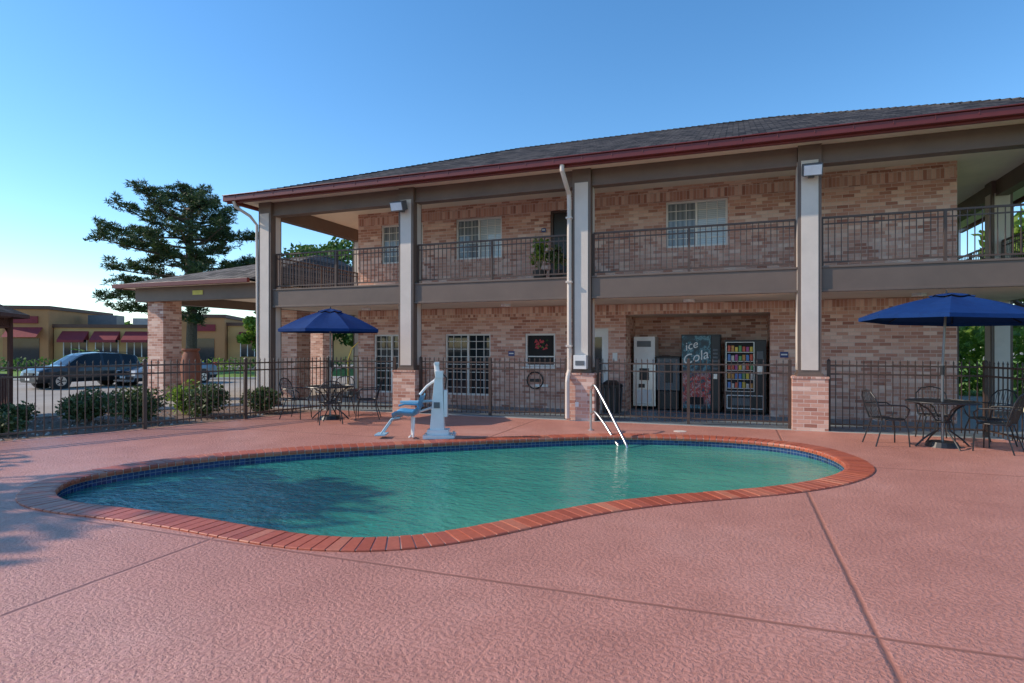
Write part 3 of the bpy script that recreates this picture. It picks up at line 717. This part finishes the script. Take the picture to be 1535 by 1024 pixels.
nr=len(prof)
for l in (0,1):
    for i in range(nr-1):
        for j in range(cols-1):
            o_=l*nr*cols; fs.append((o_+i*cols+j,o_+i*cols+j+1,o_+(i+1)*cols+j+1,o_+(i+1)*cols+j))
for i in range(nr-1):
    for j in (0,cols-1): fs.append((i*cols+j,(i+1)*cols+j,nr*cols+(i+1)*cols+j,nr*cols+i*cols+j))
for j in range(cols-1):
    for i in (0,nr-1): fs.append((i*cols+j,i*cols+j+1,nr*cols+i*cols+j+1,nr*cols+i*cols+j))
mb.add(vs,fs,'liftblue')
for sy in (-.29,.19): mb.tube([(-.27,sy,.5),(-.3,sy,.58),(-.5,sy,.59),(-.6,sy,.56)],.018,'liftblue',8)
mb.obj('seat',e,smooth=True)
mb=MB()
for sy in (-.17,.07): mb.tube([(-.6,sy,.35),(-.74,sy,.33),(-.82,sy,.22),(-.92,sy,.08)],.015,'liftpale',8)
mb.box(-1.02,-.84,-.2,.1,.05,.075,'liftpale'); mb.tube([(-.78,-.17,.28),(-.78,.07,.28)],.014,'liftpale',8)
mb.obj('footrest',e,smooth=False,bevel=.004)

# hand rail
mb=MB()
A=Vector((-2.62,11.33,0)); B=Vector((-1.80,10.40,0))
def hp(t,z): v=A.lerp(B,t); return (v.x,v.y,z)
ctl=[(0,0),(0,.3),(0,.62),(.01,.78),(.08,.86),(.18,.83),(.5,.50),(.8,.17),(1.0,-.05),(1.05,-.14),(1.0,-.21),(.9,-.2),(.7,-.05),(.4,.2),(.15,.36),(.06,.34),(.0,.28)]
sm=cr([(a,b) for a,b in ctl],5)[:-5]
mb.tube([hp(p[0],p[1]) for p in sm],.024,'steel',10); mb.cyl(A.x,A.y,0,.02,.06,'steel',16)
mb.obj('pool_handrail',smooth=True)

# skimmer lid on deck
mb=MB(); mb.cyl(-1.0,11.75,-.01,.006,.12,'cream',24); mb.cyl(-1.0,11.75,.0061,.009,.02,'kerb',12); mb.obj('skimmer_lid')

# planter on balcony
def leaves(mb,c,rad,n,size,k,flat=1,shell=.55,asp=1.7):
    for _ in range(n):
        while True:
            v=Vector((U(-1,1),U(-1,1),U(-1,1)))
            if shell<v.length<1: break
        p=Vector(c)+Vector((v.x*rad[0],v.y*rad[1],v.z*rad[2]))
        a=Vector((U(-1,1),U(-1,1),U(-1,1)*flat)).normalized(); b=a.cross(Vector((U(-1,1),U(-1,1),U(-1,1)))).normalized()
        s=size*U(.6,1.3); a=a*s*asp/2; b=b*s/2
        mb.add([p-a,p+b*.9,p+a,p-b*.9],[(0,1,2,3)],k)
e=empty('potted_plant'); mb=MB()
for (x,y) in ((-4.35,13.5),(-3.98,13.6)):
    mb.cyl(x,y,3.1,3.4,.13,'black',16,.17)
mb.obj('pots',e)
mb=MB()
for (x,y,h_) in ((-4.35,13.5,.8),(-3.98,13.6,.6)):
    for _ in range(26):
        a=U(0,6.28); r_=U(.05,.2); z1=3.4+U(.3,h_); mb.tube([(x,y,3.38),(x+r_*.5*math.cos(a),y+r_*.5*math.sin(a),(3.4+z1)/2),(x+r_*math.cos(a),y+r_*math.sin(a),z1)],.006,'leaf',3)
        leaves(mb,(x+r_*math.cos(a),y+r_*math.sin(a),z1-.1),(.08,.08,.14),16,.06,'leafy' if x<-4.2 else 'shrub',shell=0)
mb.obj('foliage',e)

# urn near canopy
e=empty('terracotta_urn'); mb=MB(); ux,uy=-15.9,14.0
pr=[(.0,.22),(.06,.24),(.12,.18),(.5,.26),(1.0,.30),(1.35,.24),(1.45,.2),(1.5,.26),(1.55,.26)]
mb.tube([(ux,uy,z) for z,r in pr],[r for z,r in pr],'terra',20); mb.obj('body',e,smooth=True)

# luggage cart
e=empty('luggage_cart'); mb=MB(); lx,ly=-11.0,16.2
mb.box(lx-.5,lx+.5,ly-.3,ly+.3,.2,.26,'gutter')
for sy in (-.27,.27):
    mb.tube([(lx-.48,ly+sy,.26),(lx-.48,ly+sy,1.2),(lx-.38,ly+sy*.8,1.55),(lx-.15,ly+sy*.3,1.8),(lx,ly,1.86),(lx+.15,ly-sy*.3,1.8),(lx+.38,ly-sy*.8,1.55),(lx+.48,ly-sy,1.2),(lx+.48,ly-sy,.26)],.02,'brass',8)
mb.tube([(lx-.48,ly,1.3),(lx+.48,ly,1.3)],.014,'brass',6)
for sx in (-.4,.4):
    for sy in (-.22,.22): mb.tube([(lx+sx,ly+sy-.02,.1),(lx+sx,ly+sy+.02,.1)],.1,'black',12)
mb.obj('frame',e,smooth=True)

# ------------------------------------------------------------------ vegetation
def shrub(x,y,r,h,k='shrub',n=2300,z0=0):
    r*=1.15; h*=1.12
    e=empty('shrub'); mb=MB()
    for i in range(7):
        a=U(0,6.28); mb.tube([(x,y,z0),(x+r*.3*math.cos(a),y+r*.3*math.sin(a),z0+h*.4),(x+r*.6*math.cos(a),y+r*.6*math.sin(a),z0+h*.75)],[.02,.014,.006],'trunk',5)
    mb.obj('stems',e); mb=MB()
    for i in range(11):
        a=U(0,6.28); q=U(.1,.62)*r; leaves(mb,(x+q*math.cos(a),y+q*math.sin(a),z0+h*U(.3,.68)),(r*.5,r*.5,h*.36),n//10,.055,k,shell=.3)
    mb.obj('leaves',e)
shrub(-13.0,8.9,.55,.62); shrub(-11.95,9.1,.5,.7); shrub(-11.4,10.4,.52,.68,'shrub'); shrub(-10.85,11.6,.45,.55); shrub(-13.9,8.0,.35,.45,n=1000); shrub(-12.6,7.0,.4,.4,n=900); shrub(-12.4,10.7,.4,.75,'leafy',n=900); shrub(-13.3,6.3,.35,.5,n=900)
def tree(name,x,y,z0,H,rad,cz,k,nc=34,per=230,size=.28,tr=.2):
    e=empty(name); mb=MB()
    top=Vector((x+U(-.3,.3),y,z0+H*.8)); mb.tube([(x,y,z0-.1),(x+.05,y,z0+H*.3),tuple(top)],[tr,tr*.75,tr*.25],'trunk',10)
    cl=[]
    for i in range(nc):
        while True:
            v=Vector((U(-1,1),U(-1,1),U(-1,1)))
            if .3<v.length<1: break
        c=Vector((x+v.x*rad,y+v.y*rad,z0+cz+v.z*(H-cz)*.92)); cl.append(c)
        s=Vector((x+.05,y,z0+H*U(.25,.6))); mb.tube([s,s.lerp(c,.5)+Vector((0,0,.2)),c],[tr*.35,tr*.2,.02],'trunk',5)
    mb.obj('trunk_and_limbs',e); mb=MB()
    for c in cl:
        q=rad*U(.22,.4); leaves(mb,c,(q,q,q*.75),per,size,k,shell=.2)
    mb.obj('crown',e)
# pine
e=empty('pine_tree'); px,py,pz=-36.6,32.2,-.3
mb=MB(); mb.tube([(px,py,pz),(px+.15,py,4),(px-.15,py,8),(px+.1,py,11),(px,py,12.9)],[.40,.33,.25,.13,.04],'trunk',12)
cl=[]
rt=Vector((.9367,.3502,0)); fw=Vector((-.3502,.9367,0))
for i in range(58):
    t=(i+.5)/58; z=3.3+9.2*t
    Lm=(.9+4.6*min(1,(1-t)/.38)**.75)*(1 if t>.3 else .75+.8*t)
    a=i*2.399+U(-.3,.3); d=Vector((math.cos(a),math.sin(a),0)); side=d.dot(rt)
    Lm*=U(.5,1.15)*(1.08 if side<0 else .9)
    if t<.25 and side>-.3: Lm*=.3
    p0=Vector((px,py,z)); rise=U(.05,.42) if t>.3 else U(-.15,.2)
    pts=[p0,p0+d*Lm*.5+Vector((0,0,Lm*rise*.25)),p0+d*Lm+Vector((0,0,Lm*rise))]
    mb.tube(pts,[.10,.06,.02],'trunk',5)
    nk=max(2,int(Lm*1.5))
    for j in range(nk):
        s=.42+.58*(j+.6)/nk; p=pts[1].lerp(pts[2],(s-.5)*2) if s>.5 else pts[0].lerp(pts[1],s*2)
        cl.append(p+Vector((U(-.3,.3),U(-.3,.3),U(-.05,.35))))
        for q in range(2):
            if R()<.62:
                sd=Vector((-d.y,d.x,0))*U(-.32,.32)*Lm*(1.1-s*.6); c_=p+sd+Vector((0,0,U(-.1,.5))); cl.append(c_)
                mb.tube([p-d*.3,c_],[.03,.012],'trunk',4)
mb.obj('trunk_and_limbs',e)
mb=MB()
for c in cl:
    q=U(.26,.52)
    tufts=[c+Vector((U(-q,q),U(-q,q),U(-q*.5,q*.7))) for _ in range(6)]
    for tf in tufts:
        for _ in range(17):
            dr=Vector((U(-1,1),U(-1,1),U(-.35,1))).normalized()*U(.22,.40)
            b=dr.cross(Vector((U(-1,1),U(-1,1),U(-1,1)))).normalized()*.028
            mb.add([tf,tf+dr*.5+b,tf+dr,tf+dr*.5-b],[(0,1,2,3)],'pine')
mb.obj('needles',e)
tree('oak_tree',-27.5,36,-.1,9.8,3.6,5.6,'leaf',46,260,.26,.3)
tree('young_tree',-31,33.2,-.3,4.6,1.5,3.0,'leafy',22,200,.17,.1); tree('young_tree',-27,31,-.2,4.8,1.6,3.0,'leafy',24,200,.17,.1)
tree('young_tree',-22.5,33,-.1,4.4,1.6,2.8,'leaf',20,200,.17,.1)
tree('lawn_tree',12.6,29,0,7.4,3.0,4.6,'leafy',44,260,.24,.22); tree('lawn_tree',8.6,34,0,5.0,2.4,3.0,'leafy',34,230,.22,.2); tree('lawn_tree',17,24,0,8,3.2,4.8,'leaf',36,200,.26,.22)
tree('oak_tree',-16.6,.9,0,8.2,2.9,5.6,'leaf',26,150,.2,.18)
mb=MB()
for i in range(46):
    x=6+i*.42; y=25.5+U(-1,1.2); leaves(mb,(x,y,U(.5,1.9)),(.9,.8,.9),210,.17,'leafy' if R()<.75 else 'leaf',shell=.2)
for i in range(20):
    x=6+i*.9; leaves(mb,(x,24.3+U(-.5,.5),.5),(.7,.6,.55),200,.14,'leafy',shell=.2)
mb.obj('hedge')
# distant trees
mb=MB()
for i in range(150):
    a=-2.25+i*.026; D=U(130,170); x=D*math.sin(a);y=D*math.cos(a); h_=U(4,7) if a<-.1 else U(6,11)
    for j in range(3): leaves(mb,(x+U(-3,3),y,h_*U(.3,.7)),(3.4,2.4,h_*.42),60,1.3,'leaf',shell=.1)
mb.obj('distant_trees')
# low shrubs row in front of restaurant + small palm
mb=MB()
for i in range(26):
    t=i/25; x=-60+t*38; y=26.5+t*14; leaves(mb,(x,y,.1),(1.1,.8,.75),130,.17,'leaf' if R()<.6 else 'leafy',shell=.2)
mb.obj('verge_hedge')
e=empty('small_palm'); mb=MB(); qx,qy=-44.5,30.5; mb.cyl(qx,qy,-.3,.7,.22,'trunk',10,.18); mb.obj('trunk',e); mb=MB()
for i in range(30):
    a=i*2.4; el=U(.1,1.2); Lf=1.9; pr_=None
    for j in range(8):
        t=(j+1)/8; rr=Lf*t*math.cos(el*(1-.3*t)); z=.7+Lf*math.sin(el)*t-1.1*t*t*.9
        p=Vector((qx+rr*math.cos(a),qy+rr*math.sin(a),z)); sd=Vector((-math.sin(a),math.cos(a),0))
        if pr_ is not None:
            w_=.28*math.sin(math.pi*min(1,t*.9)); mb.add([pr_,pr_+sd*w_+Vector((0,0,-.1)),p+Vector((0,0,-.02))],[(0,1,2)],'leafy'); mb.add([pr_,p,pr_-sd*w_+Vector((0,0,-.1))],[(0,1,2)],'leaf')
        pr_=p
mb.obj('fronds',e)

# ------------------------------------------------------------------ restaurant
e=empty('restaurant_building'); e.location=(-70.5,37.2,-.35); e.rotation_euler=(0,0,.557)
mb=MB()
def rb(x0,x1,y0,y1,h,k,cor=True):
    mb.box(x0,x1,y0,y1,0,h,k)
    if cor: mb.box(x0-.15,x1+.15,y0-.15,y1+.15,h,h+.35,'cornice')
rb(-14,2.5,0,14,4.6,'tan'); rb(2.6,6.6,-.8,13,5.7,'tan2'); rb(6.7,18.5,0,14,3.9,'tan'); rb(18.6,23,-.8,13,5.0,'tan2'); rb(23.1,36,0,14,4.2,'tan')
mb.obj('walls',e)
mb=MB()
for x in (-11,-6.5,-2.,7.6,10.5,13.4,16.0,24.4,28,31.6):
    w_=2.1 if x>7 else 3
    mb.box(x,x+w_,-.06,-.003,.9,2.7,'glass'); 
    for q in range(4): mb.box(x+w_*q/3-.04,x+w_*q/3+.04,-.1,-.061,.9,2.7,'white')
    a,b=x-.15,x+w_+.15
    mb.quad((a,-1.1,2.65),(b,-1.1,2.65),(b,-.003,3.55),(a,-.003,3.55),'awning'); mb.quad((a,-1.1,2.4),(b,-1.1,2.4),(b,-1.1,2.65),(a,-1.1,2.65),'awning'); mb.tri((a,-1.1,2.65),(a,-.003,3.55),(a,-.003,2.65),'awning'); mb.tri((b,-1.1,2.65),(b,-.003,2.65),(b,-.003,3.55),'awning')
mb.box(3.4,5.8,-.86,-.803,0,2.8,'glass'); mb.quad((3.1,-2,2.9),(6.1,-2,2.9),(6.1,-.8,3.9),(3.1,-.8,3.9),'awning'); mb.box(3.5,5.7,-.95,-.803,4.3,5.0,'awning'); mb.box(19.5,22,-.86,-.803,0,2.8,'glass'); mb.box(19.4,22.1,-.95,-.803,3.6,4.3,'awning')
mb.obj('windows_and_awnings',e)
mb=MB(); mb.box(8,10.8,4,6,4.2,5.4,'greyp'); mb.box(12.4,14.6,4,6,4.2,5.1,'kerb'); mb.obj('rooftop_units',e)

# ------------------------------------------------------------------ gazebo
e=empty('gazebo'); gx,gy,gr=-16.15,7.45,1.5; mb=MB()
def oc(r,i,a0=.3): a=a0+i*math.pi/4; return (gx+r*math.cos(a),gy+r*math.sin(a))
mb.cyl(gx,gy,-.03,.15,gr+.1,'wood',8)
for i in range(8):
    x,y=oc(gr,i); x2,y2=oc(gr,i+1)
    mb.cyl(x,y,.1,2.3,.06,'wood',6)
    mb.tube([(x,y,2.3),(x2,y2,2.3)],.07,'wood',4); mb.tube([(x,y,2.05),(x2,y2,2.05)],.03,'wood',4)
    for q in range(1,10):
        t=q/10; mb.box(x+(x2-x)*t-.015,x+(x2-x)*t+.015,y+(y2-y)*t-.015,y+(y2-y)*t+.015,2.05,2.28,'wood')
    if i!=6:
        mb.tube([(x,y,.95),(x2,y2,.95)],.035,'wood',4); mb.tube([(x,y,.3),(x2,y2,.3)],.03,'wood',4)
        for q in range(1,9):
            t=q/9; mb.box(x+(x2-x)*t-.018,x+(x2-x)*t+.018,y+(y2-y)*t-.018,y+(y2-y)*t+.018,.3,.93,'wood')
    mb.tube([(x,y,1.85),(x+(x2-x)*.22,y+(y2-y)*.22,2.1)],.03,'wood',4)
mb.obj('frame',e); mb=MB()
for i in range(8):
    a=oc(gr+.35,i);b=oc(gr+.35,i+1);c=oc(.45,i);d=oc(.45,i+1)
    mb.quad((*a,2.33),(*b,2.33),(*d,2.95),(*c,2.95),'roof'); mb.quad((*a,2.25),(*b,2.25),(*b,2.329),(*a,2.329),'wood')
    c2=oc(.6,i);d2=oc(.6,i+1); mb.tri((*c2,3.05),(*d2,3.05),(gx,gy,3.45),'roof'); mb.quad((*c,2.94),(*d,2.94),(*d,3.06),(*c,3.06),'wood')
mb.obj('roof',e)

# ------------------------------------------------------------------ cars
def car(name,x,y,rot,paint,suv=True):
    z0=gz(x); e=empty(name,(x,y,z0)); e.rotation_euler=(0,0,rot)
    hw=.92
    if suv: # x, z_belt, z_roof, hw_roof
        st=[(-2.3,.62,.64,.62),(-2.24,.82,.86,.72),(-1.9,.95,1.0,.76),(-1.15,1.03,1.08,.78),(-.55,1.05,1.52,.66),(-.30,1.05,1.62,.66),(.35,1.06,1.67,.66),(.47,1.06,1.67,.66),(1.25,1.08,1.64,.65),(1.37,1.08,1.63,.65),(1.95,1.10,1.56,.62),(2.12,1.10,1.52,.60),(2.30,1.02,1.10,.66),(2.34,.7,.75,.66)]
        gl={4,5,7,9}; ws={3,4}; rw={11}; zb=.30
    else:
        st=[(-2.3,.55,.57,.6),(-2.22,.70,.74,.7),(-1.7,.82,.87,.74),(-1.0,.9,.95,.75),(-.25,.92,1.38,.62),(0,.92,1.43,.62),(.5,.93,1.44,.62),(.6,.93,1.44,.62),(1.15,.95,1.38,.6),(1.3,.95,1.33,.6),(1.75,.96,1.06,.66),(2.2,.96,1.02,.68),(2.3,.9,.95,.66),(2.33,.6,.65,.62)]
        gl={4,5,7,8}; ws={3,4}; rw={9}; zb=.25
    mb=MB()
    def sec(s):
        x_,b_,r_,w_=s; en=.93 if abs(x_)>2.15 else 1
        h=[(hw*.9*en,zb),(hw*en,zb+.18),(hw*en,min(.8,b_-.02)),(hw*.96*en,b_),(w_,r_-.04 if r_-b_>.2 else r_-.01),(w_*.8,r_),(0,r_+.025)]
        return [(x_,-a,c) for a,c in h]+[(x_,a,c) for a,c in reversed(h[:-1])]
    S=[sec(s) for s in st]; nn=len(S[0])
    for i in range(len(S)-1):
        for j in range(nn-1):
            k=paint
            if j in (3,nn-5) and i in gl: k='carglass'
            if j in (4,5,nn-6,nn-7) and (i in ws or i in rw): k='carglass'
            if j in (4,5,nn-6,nn-7) and i==4: k=paint
            if j in (3,nn-5) and i==3: k='carglass'
            if j in (0,nn-2): k='black'
            mb.add([S[i][j],S[i+1][j],S[i+1][j+1],S[i][j+1]],[(0,1,2,3)],k)
    mb.add(S[0],[tuple(range(nn))],paint); mb.add(S[-1],[tuple(reversed(range(nn)))],paint)
    mb.obj('body',e,smooth=True)
    mb=MB(); wr=.36 if suv else .33
    for wx in (-1.42,1.42):
        for sy in (-1,1):
            y1=sy*(hw+.012); y0=sy*(hw-.24)
            mb.tube([(wx,sy*(hw-.2),wr+.03),(wx,sy*(hw+.004),wr+.03)],wr+.085,'black',24)
            mb.tube([(wx,y0,wr),(wx,sy*(hw+.02),wr)],wr,'tyre',24); mb.tube([(wx,y1-sy*.02,wr),(wx,sy*(hw+.03),wr)],wr*.62,'rim',20)
            for q in range(5):
                a=q*1.2566; mb.tube([(wx,sy*(hw+.034),wr),(wx+wr*.55*math.cos(a),sy*(hw+.034),wr+wr*.55*math.sin(a))],.022,'dark',4)
    mb.obj('wheels',e)
    mb=MB()
    for sy in (-1,1):
        mb.cb(-2.2,sy*.66,.72,.12,.34,.14,'lampw'); mb.cb(2.27,sy*.72,.95,.12,.2,.3,'lampred'); mb.cb(-.62,sy*1.02,1.08,.14,.2,.13,paint)
        mb.cb(.2,sy*(hw*.985),.93,.16,.03,.03,'black'); mb.cb(1.1,sy*(hw*.985),.94,.16,.03,.03,'black')
        if suv: mb.tube([(-.3,sy*.6,1.70),(.3,sy*.6,1.73),(1.7,sy*.58,1.67)],.018,'black',5)
    mb.cb(-2.30,0,.66,.06,.9,.20,'black'); mb.cb(-2.32,0,.42,.05,1.5,.14,'black'); mb.cb(-2.335,0,.68,.02,.12,.09,'steel'); mb.cb(-2.35,0,.46,.02,.4,.1,'white'); mb.cb(2.35,0,.75,.02,.5,.12,'white')
    mb.obj('trim',e,bevel=.01)
car('parked_suv',-29.9,20.2,1.42,'cardark'); car('parked_car',-28.0,23.2,1.5,'carblue',False)

# ------------------------------------------------------------------ light and camera
az=Vector((-.95,-.31)).normalized(); el=math.radians(34)
w=bpy.data.worlds.new('World'); sc.world=w; w.use_nodes=True; nt=w.node_tree
sky=nt.nodes.new('ShaderNodeTexSky'); sky.sky_type='NISHITA'; sky.sun_disc=False; sky.sun_elevation=el; sky.sun_rotation=math.atan2(az.x,az.y)
sky.air_density=1.0; sky.dust_density=.1; sky.ozone_density=3.0
hs=nt.nodes.new('ShaderNodeHueSaturation'); hs.inputs['Hue'].default_value=.498; hs.inputs['Saturation'].default_value=1.22; hs.inputs['Value'].default_value=1.48
bg=nt.nodes['Background']; nt.links.new(sky.outputs[0],hs.inputs['Color']); nt.links.new(hs.outputs[0],bg.inputs[0]); bg.inputs[1].default_value=.15
sd=bpy.data.lights.new('sun','SUN'); sd.energy=4.2; sd.angle=math.radians(.6); sd.color=(1,.86,.69)
so=bpy.data.objects.new('sun',sd); sc.collection.objects.link(so)
dv=Vector((az.x*math.cos(el),az.y*math.cos(el),math.sin(el))); so.rotation_euler=dv.to_track_quat('Z','Y').to_euler(); so.location=dv*60
cd=bpy.data.cameras.new('camera'); co=bpy.data.objects.new('camera',cd); sc.collection.objects.link(co); sc.camera=co
co.location=(0,0,1.6); co.rotation_euler=(math.pi/2,0,math.atan2(.3502,.9367)); cd.sensor_width=36; cd.lens=21.1; cd.shift_y=.0052; cd.clip_end=5000; cd.clip_start=.05
sc.view_settings.view_transform='Standard'; sc.view_settings.look='None'; sc.view_settings.exposure=0
